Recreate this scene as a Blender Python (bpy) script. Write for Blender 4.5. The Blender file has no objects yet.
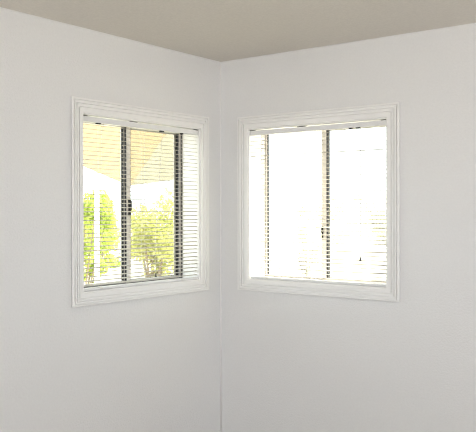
import bpy, bmesh, math, random
from mathutils import Vector, Matrix, Euler

# ------------------------------------------------------------------ camera, sky, sun, lights, exposure
S = bpy.context.scene
C = S.collection
cam = bpy.data.cameras.new('camera')
cam.sensor_fit = 'HORIZONTAL'
cam.sensor_width = 36.0
cam.lens = 764.26 * 36.0 / 476.0
cam.clip_start = 0.05
cam.clip_end = 300
cam_o = bpy.data.objects.new('camera', cam)
C.objects.link(cam_o)
YAW, PITCH, ROLL = 0.6500, -0.0052, -0.0015
_f = Vector((-math.sin(YAW) * math.cos(PITCH), math.cos(YAW) * math.cos(PITCH), math.sin(PITCH)))
_r = Vector((math.cos(YAW), math.sin(YAW), 0))
_u = _r.cross(_f)
_r, _u = math.cos(ROLL) * _r + math.sin(ROLL) * _u, -math.sin(ROLL) * _r + math.cos(ROLL) * _u
M3 = Matrix((_r, _u, -_f)).transposed()
cam_o.matrix_world = Matrix.Translation((2.9879, -3.7506, 1.5)) @ M3.to_4x4()
S.camera = cam_o

w = bpy.data.worlds.new('hazy_sky')
S.world = w
w.use_nodes = True
bg = w.node_tree.nodes['Background']
bg.inputs[0].default_value = (0.90, 0.96, 1.0, 1)
bg.inputs[1].default_value = 4.4

sun = bpy.data.lights.new('sun', 'SUN')
sun.energy = 18.0
sun.angle = math.radians(2.0)
sun.color = (1.0, 0.93, 0.80)
sun_o = bpy.data.objects.new('sun', sun)
C.objects.link(sun_o)
sun_o.rotation_euler = Vector((-0.27, -0.60, -0.75)).to_track_quat('-Z', 'Y').to_euler()

def area(name, loc, direction, sx, sy, power, col):
    l = bpy.data.lights.new(name, 'AREA')
    l.shape = 'RECTANGLE'
    l.size, l.size_y = sx, sy
    l.energy = power
    l.color = col
    o = bpy.data.objects.new(name, l)
    C.objects.link(o)
    o.location = loc
    o.rotation_euler = Vector(direction).to_track_quat('-Z', 'Y').to_euler()
    return o
# added fill lights inside the room, out of view, aimed up towards the corner
area('added_fill_rear', (1.2, -5.62, 1.78), (-0.5, 1, 0.75), 2.0, 1.0, 62, (0.97, 0.945, 0.98))
area('added_fill_side', (5.12, -1.2, 1.78), (-1, 0.5, 0.75), 2.0, 1.0, 45, (0.97, 0.945, 0.98))

vs = S.view_settings
vs.view_transform = 'Standard'
vs.look = 'None'
vs.gamma = 1.0
vs.use_curve_mapping = False
vs.exposure = 0.0
S.cycles.max_bounces = 12
S.cycles.filter_width = 1.1
S.cycles.transparent_max_bounces = 32
S.cycles.caustics_reflective = False
S.cycles.caustics_refractive = False

# ------------------------------------------------------------------ materials
def new_mat(name):
    m = bpy.data.materials.new(name)
    m.use_nodes = True
    return m, m.node_tree.nodes, m.node_tree.links

def paint(name, col, rough=0.6, bump=0.0, scale=120.0, spec=0.3, mottle=0.0, stains=None):
    m, n, l = new_mat(name)
    b = n['Principled BSDF']
    b.inputs['Base Color'].default_value = (*col, 1)
    b.inputs['Roughness'].default_value = rough
    b.inputs['Specular IOR Level'].default_value = spec
    tc = n.new('ShaderNodeTexCoord')
    if mottle:
        nz = n.new('ShaderNodeTexNoise'); nz.inputs['Scale'].default_value = 90; nz.inputs['Detail'].default_value = 3
        mx = n.new('ShaderNodeMix'); mx.data_type = 'RGBA'
        mx.inputs[6].default_value = (*[c * (1 - mottle) for c in col], 1)
        mx.inputs[7].default_value = (*[min(1, c * (1 + mottle)) for c in col], 1)
        l.new(tc.outputs['Object'], nz.inputs['Vector'])
        l.new(nz.outputs['Fac'], mx.inputs[0])
        l.new(mx.outputs[2], b.inputs['Base Color'])
    if bump:
        nz2 = n.new('ShaderNodeTexNoise'); nz2.inputs['Scale'].default_value = scale; nz2.inputs['Detail'].default_value = 2
        bp = n.new('ShaderNodeBump'); bp.inputs['Strength'].default_value = bump; bp.inputs['Distance'].default_value = 0.002
        l.new(tc.outputs['Object'], nz2.inputs['Vector'])
        l.new(nz2.outputs['Fac'], bp.inputs['Height'])
        l.new(bp.outputs['Normal'], b.inputs['Normal'])
    return m

def translucent(name, col, tcol, fac):
    m, n, l = new_mat(name)
    out = n['Material Output']
    n.remove(n['Principled BSDF'])
    d = n.new('ShaderNodeBsdfDiffuse'); d.inputs[0].default_value = (*col, 1)
    t = n.new('ShaderNodeBsdfTranslucent'); t.inputs[0].default_value = (*tcol, 1)
    mx = n.new('ShaderNodeMixShader'); mx.inputs[0].default_value = fac
    l.new(d.outputs[0], mx.inputs[1]); l.new(t.outputs[0], mx.inputs[2]); l.new(mx.outputs[0], out.inputs[0])
    return m

def leaf_mat(name, c1, c2, tfac=0.5):
    m, n, l = new_mat(name)
    out = n['Material Output']
    n.remove(n['Principled BSDF'])
    tc = n.new('ShaderNodeTexCoord')
    nz = n.new('ShaderNodeTexNoise'); nz.inputs['Scale'].default_value = 6; nz.inputs['Detail'].default_value = 3
    mx = n.new('ShaderNodeMix'); mx.data_type = 'RGBA'
    mx.inputs[6].default_value = (*c1, 1); mx.inputs[7].default_value = (*c2, 1)
    l.new(tc.outputs['Object'], nz.inputs['Vector']); l.new(nz.outputs['Fac'], mx.inputs[0])
    d = n.new('ShaderNodeBsdfDiffuse'); t = n.new('ShaderNodeBsdfTranslucent')
    l.new(mx.outputs[2], d.inputs[0]); l.new(mx.outputs[2], t.inputs[0])
    ms = n.new('ShaderNodeMixShader'); ms.inputs[0].default_value = tfac
    l.new(d.outputs[0], ms.inputs[1]); l.new(t.outputs[0], ms.inputs[2]); l.new(ms.outputs[0], out.inputs[0])
    return m

def glass_mat():
    m, n, l = new_mat('window_glass')
    out = n['Material Output']
    n.remove(n['Principled BSDF'])
    t = n.new('ShaderNodeBsdfTransparent'); t.inputs[0].default_value = (0.96, 0.98, 0.96, 1)
    g = n.new('ShaderNodeBsdfGlossy'); g.inputs['Roughness'].default_value = 0.02
    fr = n.new('ShaderNodeFresnel'); fr.inputs[0].default_value = 1.25
    mx = n.new('ShaderNodeMixShader')
    ge = n.new('ShaderNodeNewGeometry')
    sb = n.new('ShaderNodeMath'); sb.operation = 'SUBTRACT'; sb.inputs[0].default_value = 1.0
    ml = n.new('ShaderNodeMath'); ml.operation = 'MULTIPLY'
    l.new(ge.outputs['Backfacing'], sb.inputs[1]); l.new(sb.outputs[0], ml.inputs[0]); l.new(fr.outputs[0], ml.inputs[1])
    l.new(ml.outputs[0], mx.inputs[0]); l.new(t.outputs[0], mx.inputs[1]); l.new(g.outputs[0], mx.inputs[2])
    l.new(mx.outputs[0], out.inputs[0])
    return m

def screen_mat():
    m, n, l = new_mat('insect_mesh')
    out = n['Material Output']
    n.remove(n['Principled BSDF'])
    t = n.new('ShaderNodeBsdfTransparent')
    d = n.new('ShaderNodeBsdfDiffuse'); d.inputs[0].default_value = (0.33, 0.31, 0.28, 1)
    mx = n.new('ShaderNodeMixShader'); mx.inputs[0].default_value = 0.30
    l.new(t.outputs[0], mx.inputs[1]); l.new(d.outputs[0], mx.inputs[2]); l.new(mx.outputs[0], out.inputs[0])
    return m

M = {
    'wall': paint('wall_paint', (0.800, 0.800, 0.795), 0.65, 1.0, 110, 0.25, 0.035),
    'ceiling': paint('ceiling_paint', (0.765, 0.725, 0.66), 0.8, 1.0, 70, 0.15, 0.09),
    'floor': paint('floor_carpet', (0.30, 0.29, 0.27), 0.95, 0.5, 200, 0.05, 0.1),
    'trim': paint('white_trim_paint', (0.89, 0.885, 0.87), 0.4, 0.0, 100, 0.4),
    'alu': paint('grey_aluminium', (0.67, 0.63, 0.60), 0.45, 0.0, 100, 0.5),
    'gasket': paint('dark_gasket', (0.016, 0.016, 0.02), 0.7, 0.0, 100, 0.2),
    'black': paint('black_plastic', (0.02, 0.02, 0.02), 0.5),
    'rail': paint('white_blind_metal', (0.80, 0.80, 0.80), 0.4, 0.0, 100, 0.4),
    'cord': paint('white_cord', (0.75, 0.74, 0.70), 0.8),
    'tassel': paint('tassel_backlit', (0.10, 0.09, 0.08), 0.6),  # dark look of a backlit tassel put into its colour
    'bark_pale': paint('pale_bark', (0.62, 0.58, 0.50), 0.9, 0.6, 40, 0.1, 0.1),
    'slat': translucent('blind_slat_vinyl', (0.72, 0.70, 0.65), (0.84, 0.80, 0.72), 0.36),
    'glass': glass_mat(),
    'screen': screen_mat(),
    'stucco': paint('exterior_stucco', (0.75, 0.72, 0.66), 0.9, 0.6, 60),
    'concrete': paint('pale_concrete', (0.50, 0.47, 0.40), 0.9, 0.4, 30, 0.2, 0.05),
    'white_block': paint('white_block_paint', (0.84, 0.83, 0.80), 0.8, 0.4, 40),
    'sail': translucent('tan_sail_cloth', (0.56, 0.45, 0.28), (0.34, 0.27, 0.17), 0.5),
    'sail_pale': translucent('cream_sail_cloth', (0.50, 0.47, 0.36), (0.34, 0.32, 0.25), 0.5),
    'post': paint('white_post_paint', (0.85, 0.85, 0.83), 0.5),
    'bark': paint('bark', (0.25, 0.19, 0.13), 0.9, 0.6, 40, 0.1, 0.2),
    'leaf_green': leaf_mat('leaf_green', (0.20, 0.27, 0.03), (0.80, 0.90, 0.28)),
    'leaf_olive': leaf_mat('leaf_olive', (0.32, 0.34, 0.08), (0.90, 0.90, 0.42)),
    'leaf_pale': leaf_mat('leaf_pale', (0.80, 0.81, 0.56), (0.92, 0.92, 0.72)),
}

# ------------------------------------------------------------------ mesh helpers
def link(name, bm, mat, parent=None, smooth=False, bevel=0.0):
    bmesh.ops.recalc_face_normals(bm, faces=bm.faces)
    me = bpy.data.meshes.new(name)
    bm.to_mesh(me); bm.free()
    me.materials.append(mat)
    if smooth:
        for p in me.polygons: p.use_smooth = True
    o = bpy.data.objects.new(name, me)
    C.objects.link(o)
    if parent: o.parent = parent
    if bevel:
        b = o.modifiers.new('edge', 'BEVEL'); b.width = bevel; b.segments = 2; b.limit_method = 'ANGLE'
    return o

def box(bm, x0, x1, y0, y1, z0, z1):
    vs_ = [bm.verts.new((x, y, z)) for x in (x0, x1) for y in (y0, y1) for z in (z0, z1)]
    for f in ((0, 1, 3, 2), (4, 6, 7, 5), (0, 4, 5, 1), (2, 3, 7, 6), (0, 2, 6, 4), (1, 5, 7, 3)):
        bm.faces.new([vs_[i] for i in f])

def boxes(*bs):
    bm = bmesh.new()
    for b in bs: box(bm, *b)
    return bm

def tube(bm, pts, r, seg=8, caps=True):
    pts = [Vector(p) for p in pts]
    rings = []
    for i, p in enumerate(pts):
        d = (pts[min(i + 1, len(pts) - 1)] - pts[max(i - 1, 0)]).normalized()
        a = Vector((1, 0, 0)) if abs(d.x) < 0.8 else Vector((0, 1, 0))
        e1 = d.cross(a).normalized(); e2 = d.cross(e1)
        rr = r[i] if isinstance(r, (list, tuple)) else r
        rings.append([bm.verts.new(p + rr * (math.cos(2 * math.pi * k / seg) * e1 + math.sin(2 * math.pi * k / seg) * e2)) for k in range(seg)])
    for a, b in zip(rings, rings[1:]):
        for k in range(seg):
            bm.faces.new((a[k], a[(k + 1) % seg], b[(k + 1) % seg], b[k]))
    if caps:
        bm.faces.new(rings[0][::-1]); bm.faces.new(rings[-1])

def sweep_rect(bm, u0, u1, v0, v1, profile, sign):
    """profile = (distance outward from the opening edge, height towards the room); mitred around the rectangle (local X, Z; room is -Y)."""
    cs = [(u0, v0, -1, -1), (u1, v0, 1, -1), (u1, v1, 1, 1), (u0, v1, -1, 1)]
    loops = [[bm.verts.new((u + su * d, -h * sign, v + sv * d * (0.87 if sv < 0 else 1.0))) for d, h in profile] for u, v, su, sv in cs]
    n = len(profile)
    for i in range(4):
        a, b = loops[i], loops[(i + 1) % 4]
        for k in range(n - 1):
            bm.faces.new((a[k], a[k + 1], b[k + 1], b[k]))
        bm.faces.new((a[n - 1], a[0], b[0], b[n - 1]))

def empty(name, loc, rz=0.0, parent=None):
    o = bpy.data.objects.new(name, None)
    o.empty_display_size = 0.1
    C.objects.link(o)
    o.location = loc; o.rotation_euler = (0, 0, rz)
    if parent: o.parent = parent
    return o

def tag(o, label=None, cat=None, group=None, kind=None):
    if label: o['label'] = label
    if cat: o['category'] = cat
    if group: o['group'] = group
    if kind: o['kind'] = kind
    return o

# ------------------------------------------------------------------ room shell
H = 2.44
T = 0.20
X1, Y1 = 5.5, -6.0
# openings: left window on plane x=0, right window on plane y=0
OW, OH, OZ = 0.926, 0.919, 1.087
LY0 = -1.1288           # left window opening starts here (y) and runs to +y
RX0 = 0.2165            # right window opening starts here (x) and runs to +x

def wall_with_hole(name, axis, a0, a1, o0, o1, z0, z1, d0, d1):
    bs = []
    for (p, q, zz0, zz1) in ((a0, o0, 0, H), (o1, a1, 0, H), (o0, o1, 0, z0), (o0, o1, z1, H)):
        bs.append((d0, d1, p, q, zz0, zz1) if axis == 'y' else (p, q, d0, d1, zz0, zz1))
    bm = boxes(*bs)
    bmesh.ops.remove_doubles(bm, verts=bm.verts, dist=1e-5)
    o = link(name, bm, M['wall'])
    tag(o, kind='structure')
    return o

wl = wall_with_hole('wall_left', 'y', Y1, 0.0, LY0, LY0 + OW, OZ, OZ + OH, -T, 0.0)
wr = wall_with_hole('wall_right', 'x', -T, X1 + T, RX0, RX0 + OW, OZ, OZ + OH, 0.0, T)
wb = wall_with_hole('wall_back', 'x', -T, X1 + T, 0.15, 2.25, 1.22, 2.34, Y1 - T, Y1)
ws = wall_with_hole('wall_side', 'y', Y1, 0.0, -2.25, -0.15, 1.22, 2.34, X1, X1 + T)
tag(wl, 'white textured wall on the left of the room corner', 'wall')
tag(wr, 'white textured wall on the right of the room corner', 'wall')
tag(wb, 'white wall behind the viewer', 'wall')
tag(ws, 'white side wall out of view', 'wall')
fl = tag(link('floor', boxes((-T, X1 + T, Y1 - T, T, -0.12, 0.0)), M['floor']), 'beige carpeted floor of the room', 'floor', kind='structure')
ce = tag(link('ceiling', boxes((-T, X1 + T, Y1 - T, T, H, H + 0.15)), M['ceiling']), 'tan textured ceiling above the corner', 'ceiling', kind='structure')

# paint-filled beads where the two walls and the ceiling meet
def bead(name, a, b, r=0.006):
    bm = bmesh.new()
    tube(bm, [a, b], r, 10)
    return tag(link(name, bm, M['trim'], smooth=True), kind='structure')
bead('trim_1', (0.001, -0.001, 0.0), (0.001, -0.001, H))
bead('trim_2', (0.0, 0.0, H), (0.0, Y1, H), 0.004)
bead('trim_3', (0.0, 0.0, H), (X1, 0.0, H), 0.004)

# ------------------------------------------------------------------ windows
CASING = [(0.0, 0.0), (0.0, 0.0070), (0.002, 0.0090), (0.025, 0.0090), (0.0262, 0.0035), (0.0300, 0.0035), (0.0312, 0.0105),
          (0.0430, 0.0115), (0.0442, 0.0050), (0.0475, 0.0050), (0.0487, 0.0125), (0.0590, 0.0130), (0.0602, 0.0070),
          (0.0640, 0.0070), (0.0652, 0.0140), (0.0735, 0.0140), (0.0750, 0.0125), (0.0750, 0.0045), (0.0690, 0.0045), (0.0690, 0.0)]
FD0, FD1 = 0.130, 0.190     # depth of the aluminium frame behind the wall face

def ring(u0, u1, v0, v1, w_, d0, d1):
    return [(u0, u0 + w_, d0, d1, v0, v1), (u1 - w_, u1, d0, d1, v0, v1), (u0 + w_, u1 - w_, d0, d1, v0, v0 + w_), (u0 + w_, u1 - w_, d0, d1, v1 - w_, v1)]

def build_window(name, loc, rz, label, tracks, latch, mid0):
    win = empty(name, loc, rz)
    tag(win, label, 'window', kind='structure')
    bm = bmesh.new()
    sweep_rect(bm, 0, OW, 0, OH, CASING, 1)
    link('casing', bm, M['trim'], win)
    # jamb liner lining the deep opening
    link('jamb_liner', boxes(*ring(0.0, OW, 0.0, OH, 0.006, 0.0, FD0)), M['trim'], win)
    # outer frame with dark track channels
    e = 0.0
    fr = link('frame', boxes(*ring(e, OW - e, e, OH - e, 0.010, FD0, FD1)), M['alu'], win, bevel=0.0015)
    g = 0.0100
    link('track_gasket', boxes(*[b for d in tracks
                                 for b in ring(g, OW - g, g, OH - g, 0.002, *d)]), M['gasket'], fr)
    f0, f1 = 0.0125, OW - 0.0125
    v0, v1 = 0.0125, OH - 0.0125
    mid1 = mid0 + 0.032
    def sash(nm, a, b, wa, wb_, d0, d1):
        w_ = 0.011
        bm = boxes((a, a + wa, d0, d1, v0, v1), (b - wb_, b, d0, d1, v0, v1), (a + wa, b - wb_, d0, d1, v0, v0 + w_), (a + wa, b - wb_, d0, d1, v1 - w_, v1))
        s = link(nm, bm, M['alu'], win, bevel=0.0012)
        dm = (d0 + d1) / 2
        link('pane', boxes((a + wa, b - wb_, dm - .0015, dm + .0015, v0 + w_, v1 - w_)), M['glass'], s)
        link('gasket', boxes((a + wa, a + wa + .002, d0 + .001, d1 - .001, v0 + w_, v1 - w_), (b - wb_ - .002, b - wb_, d0 + .001, d1 - .001, v0 + w_, v1 - w_),
                             (a - .0012, a, d0 + .001, d1 - .001, v0 + w_, v1 - w_), (b, b + .0012, d0 + .001, d1 - .001, v0 + w_, v1 - w_)), M['gasket'], s)
        return s
    sl = sash('sliding_sash', mid0, f1, .032, .012, FD0 + .014, FD0 + .031)
    sash('fixed_sash', f0, mid1, .012, .032, FD0 + .036, FD0 + .053)
    # latch on the meeting stile
    lb = boxes((mid0 + latch[0], mid0 + latch[1], FD0 + .002, FD0 + .014, latch[2], latch[3]), (mid0 + latch[0] + .002, mid0 + latch[1] - .002, FD0 - .006, FD0 + .002, latch[2] + .03, latch[3] - .005))
    link('latch', lb, M['black'], sl, bevel=0.002)
    # insect screen outside the sliding half
    sc = link('screen_frame', boxes(*ring(mid0 - .004, f1, v0, v1, 0.014, FD0 + .0545, FD0 + .0595)), M['alu'], win)
    bm = bmesh.new()
    a, b, c, d = mid0 + .010, f1 - .014, v0 + .014, v1 - .014
    bm.faces.new([bm.verts.new(p) for p in ((a, FD0 + .057, c), (b, FD0 + .057, c), (b, FD0 + .057, d), (a, FD0 + .057, d))])
    link('insect_screen', bm, M['screen'], sc)
    return win

win_l = build_window('window_1', (0, LY0, OZ), math.pi / 2, 'white framed sliding window in the left wall with greenery outside',
                     ((FD0 + .001, FD0 + .010), (FD0 + .036, FD1 - .002)), (.012, .026, .395, .485), .452)
win_r = build_window('window_2', (RX0, 0, OZ), 0.0, 'white framed sliding window in the right wall, overexposed white outside',
                     ((FD1 - .007, FD1 - .002),), (.004, .012, .260, .330), .432)

# ------------------------------------------------------------------ mini blinds
def slat_bm(u0, u1, width=0.025, crown=0.0018, thick=0.0006, n=6):
    bm = bmesh.new()
    rows = []
    for top in (1, 0):
        for uu in (u0, u1):
            rows.append([bm.verts.new((uu, width * (k / n - .5), crown * (1 - (2 * k / n - 1) ** 2) + (thick if top else 0))) for k in range(n + 1)])
    a, b, c, d = rows
    for k in range(n):
        bm.faces.new((a[k], b[k], b[k + 1], a[k + 1]))
        bm.faces.new((c[k], c[k + 1], d[k + 1], d[k]))
    for p, q in ((a, c), (b, d)):
        for k in range(n): bm.faces.new((p[k], p[k + 1], q[k + 1], q[k]))
    for k in (0, n): bm.faces.new((a[k], b[k], d[k], c[k]))
    return bm

def build_blind(loc, rz, label, seed, tilt, tassel, lock_u, wand_u):
    rnd = random.Random(seed)
    root = empty('window_blind', loc, rz)
    tag(root, label, 'blind', 'white mini blinds inside the window openings')
    e = 0.0085
    top = OH - 0.0125
    u0, u1 = e, OW - e
    D0, D1 = 0.006, 0.032
    dm = (D0 + D1) / 2
    # headrail: U channel
    hr = link('headrail', boxes((u0 + .002, u1 - .002, D0, D0 + .0015, top - .027, top), (u0 + .002, u1 - .002, D1 - .0015, D1, top - .027, top),
                    (u0 + .002, u1 - .002, D0 + .0015, D1 - .0015, top - .027, top - .0255),
                    (u0 + .002, u1 - .002, D0 - .001, D0 + .002, top - .002, top + .0005)), M['rail'], root, bevel=0.0006)
    for s, uu in ((0, u0), (1, u1)):
        link('end_cap', boxes((uu - .0012, uu + .0012, D0 - .001, D1 + .001, top - .028, top + .001)), M['rail'], hr, bevel=0.0005)
    # dark mounting brackets peeping over the rail, black cord lock and tilter below it
    for (a, b) in ((0.010, 0.040), (0.350, 0.400), (OW - 0.040, OW - 0.010)):
        link('bracket', boxes((a, b, D0 - .0015, D1 + .003, top + .001, top + .0035)), M['black'], hr)
    for uu, ww in lock_u:
        link('cord_lock', boxes((uu - ww / 2, uu + ww / 2, D0 - .003, D0 + .014, top - .034, top - .0275)), M['black'], hr, bevel=0.001)
    # slats
    zb = 0.007
    railh = 0.014
    z0, z1 = zb + railh + 0.012, top - 0.042
    n = 38
    proto = None
    for k in range(n):
        if proto is None:
            proto = link('slat', slat_bm(u0 + .003, u1 - .003), M['slat'], root, smooth=False)
            o = proto
        else:
            o = proto.copy(); C.objects.link(o); o.parent = root
        o.location = (0, dm, z0 + (z1 - z0) * k / (n - 1))
        t = tilt + rnd.uniform(-2.0, 2.0)
        if rnd.random() < 0.10: t += rnd.choice((-1, 1)) * rnd.uniform(4, 7)
        o.rotation_euler = (math.radians(t), math.radians(rnd.uniform(-.08, .08)), 0)
    # bottom rail with cord buttons
    br = link('bottom_rail', boxes((u0 + .002, u1 - .002, dm - .0125, dm + .0125, zb, zb + railh)), M['rail'], root, bevel=0.003)
    for uu in (0.135, 0.770):
        link('cord_button', boxes((uu - .008, uu + .008, dm - .0135, dm - .0122, zb + .003, zb + .011)), M['cord'], br)
    # ladder strings: two verticals and one through the slat centre
    for uu in (0.135, 0.457, 0.770):
        bm = bmesh.new()
        for dd in (dm - .0135, dm + .0135):
            tube(bm, [(uu, dd, zb + .008), (uu, dd, (z0 + z1) / 2), (uu, dd, top - .026)], 0.0006, 5)
        link('ladder_string', bm, M['cord'], root)
    # lift cord with tassel
    tu, tv, cu = tassel
    bm = bmesh.new()
    for off in (-.002, .002):
        tube(bm, [(cu + off, D0 - .002, top - .030), (cu + off * .7 + (tu - cu) * .3, D0 - .004, top - .2), (tu + off * .4, D0 - .005, tv + .25), (tu, D0 - .004, tv + .02)], 0.0007, 5)
    lc = link('lift_cord', bm, M['cord'], root)
    bm = bmesh.new()
    tube(bm, [(tu, D0 - .005, tv + .024), (tu, D0 - .005, tv + .020), (tu, D0 - .005, tv + .004), (tu, D0 - .005, tv)], [.002, .0035, .006, .005], 10)
    link('tassel', bm, M['tassel'], lc)['label'] = 'cord tassel, coloured dark as if backlit'
    # short tilt wand hook
    bm = bmesh.new()
    tube(bm, [(wand_u, D0 - .001, top - .027), (wand_u, D0 - .006, top - .034), (wand_u + .002, D0 - .006, top - .055)], 0.0012, 6)
    link('wand_hook', bm, M['alu'], root)
    return root

blind_l = build_blind((0, LY0, OZ), math.pi / 2, 'white mini blind with thin slats in the left wall window', 3, 8.0,
                      (0.540, 0.045, 0.601), ((0.118, .026), (0.601, .026), (0.774, .014)), 0.146)
blind_r = build_blind((RX0, 0, OZ), 0.0, 'white mini blind glowing in the bright right wall window', 8, 8.0,
                      (0.764, 0.140, 0.764), ((0.700, .016), (0.745, .022)), 0.129)

# ------------------------------------------------------------------ outside
gd = tag(link('ground', boxes((-60, 60, -60, 60, -0.40, -0.15)), M['concrete']), 'pale sunlit concrete yard outside the windows', 'ground', kind='structure')

def slab_from(name, pts, th, mat, parent):
    p = [Vector(q) for q in pts]
    nrm = (p[1] - p[0]).cross(p[2] - p[0]).normalized() * th
    bm = bmesh.new()
    a = [bm.verts.new(q) for q in p]; b = [bm.verts.new(q + nrm) for q in p]
    bm.faces.new(a[::-1]); bm.faces.new(b)
    for i in range(len(p)):
        j = (i + 1) % len(p)
        bm.faces.new((a[i], a[j], b[j], b[i]))
    return link(name, bm, mat, parent)

# tan shade sail slanting across the upper part of the left view
sail = empty('shade_sail', (-2.0, 0.823, -0.15))
tag(sail, 'tan cloth shade panel slanting down outside the left wall window', 'shade sail')
def rel(q, o=(-2.0, 0.823, -0.15)): return tuple(a - b for a, b in zip(q, o))
SA, SB, SC_, SD = (-2.0, 1.190, 1.735), (-2.0, 1.93, 2.54), (-2.0, 0.20, 2.55), (-2.0, 0.30, 1.985)
slab_from('pale_panel', [rel(q) for q in ((-2.0, 1.195, 1.74), (-2.0, 2.45, 1.90), (-2.0, 2.45, 2.60), (-2.0, 1.935, 2.54))], 0.004, M['sail_pale'], sail)['label'] = 'pale cream panel of the cloth shade'
slab_from('sail_cloth', [rel(SA), rel(SB), rel(SC_), rel(SD)], 0.004, M['sail'], sail)
for (x, y, zt) in ((-2.04, 0.823, 1.86), (-2.04, 2.43, 2.66), (-2.04, 0.16, 2.62)):
    bm = bmesh.new()
    tube(bm, [rel((x, y, -0.15)), rel((x, y, 1.0)), rel((x, y, zt))], 0.022, 12)
    link('post', bm, M['post'], sail, smooth=False)

# low white garden wall
gw = tag(link('garden_wall', boxes((-5.2, -5.0, -3.0, 9.0, -0.15, 0.62), (-5.24, -4.96, -3.0, 9.0, 0.62, 0.68)), M['white_block']),
         'low white garden wall behind the shrubs outside left window', 'garden wall')

def shrub(name, loc, height, radius, leaf, n, size, label, cat, seed, group, trunk_h=0.5, blobs=9, bark='bark'):
    rnd = random.Random(seed)
    root = empty(name, loc)
    tag(root, label, cat, group)
    bm = bmesh.new()
    tube(bm, [(0, 0, -.03), (.02, .01, trunk_h * .6), (-.02, .03, trunk_h), (.03, -.02, height * .7)], [radius * .09, radius * .07, radius * .055, radius * .02], 8)
    cs = []
    for k in range(blobs):
        a = rnd.uniform(0, 6.283); rr = radius * math.sqrt(rnd.random()) * .72
        z = trunk_h + (height - trunk_h) * rnd.uniform(.12, .86)
        c = Vector((math.cos(a) * rr, math.sin(a) * rr, z))
        cs.append((c, radius * rnd.uniform(.28, .5)))
        tube(bm, [(0, 0, trunk_h * .8), tuple(c * .5 + Vector((0, 0, trunk_h * .4))), tuple(c)], [radius * .035, radius * .022, radius * .008], 6)
    link('stem', bm, M[bark], root)
    bm = bmesh.new()
    for i in range(n):
        c, r = rnd.choice(cs)
        d = Vector((rnd.gauss(0, 1), rnd.gauss(0, 1), rnd.gauss(0, 1))).normalized() * r * (rnd.random() ** .4)
        p = c + d
        m_ = Euler((rnd.uniform(-1.2, 1.2), rnd.uniform(-1.2, 1.2), rnd.uniform(0, 6.28))).to_matrix()
        s = size * rnd.uniform(.6, 1.25)
        q = [Vector((-s, 0, 0)), Vector((-.1 * s, .42 * s, .08 * s)), Vector((s, 0, -.12 * s)), Vector((-.1 * s, -.42 * s, .08 * s)), Vector((0, 0, -.06 * s))]
        v = [bm.verts.new(p + m_ @ x) for x in q]
        for k in range(4): bm.faces.new((v[k], v[(k + 1) % 4], v[4]))
    me_o = link('foliage', bm, leaf, root)
    return root

GL = 'shrubs outside the left wall window'
shrub('shrub', (-3.62, 2.02, -.15), 2.05, .42, M['leaf_green'], 3000, .04, 'bright green shrub beyond the left pane, in front of the low wall', 'shrub', 1, GL)
shrub('shrub', (-4.05, 3.62, -.15), 1.95, .66, M['leaf_olive'], 4200, .042, 'yellow green shrub beyond the screened pane of the left window', 'shrub', 4, GL)
shrub('shrub', (-6.6, 4.95, -.15), 2.15, .75, M['leaf_green'], 3600, .05, 'large green shrub behind the low white garden wall', 'shrub', 2, GL)
GR = 'pale bushes outside the right wall window'
shrub('bush', (-2.9, 5.6, -.15), 2.0, .55, M['leaf_pale'], 900, .045, 'pale bush beyond the unscreened pane of the bright window', 'bush', 6, GR, .8, 11, 'bark_pale')
shrub('bush', (-1.75, 6.1, -.15), 2.25, .6, M['leaf_pale'], 800, .045, 'pale bush beyond the screened pane of the bright window', 'bush', 7, GR, 1.25, 10, 'bark_pale')
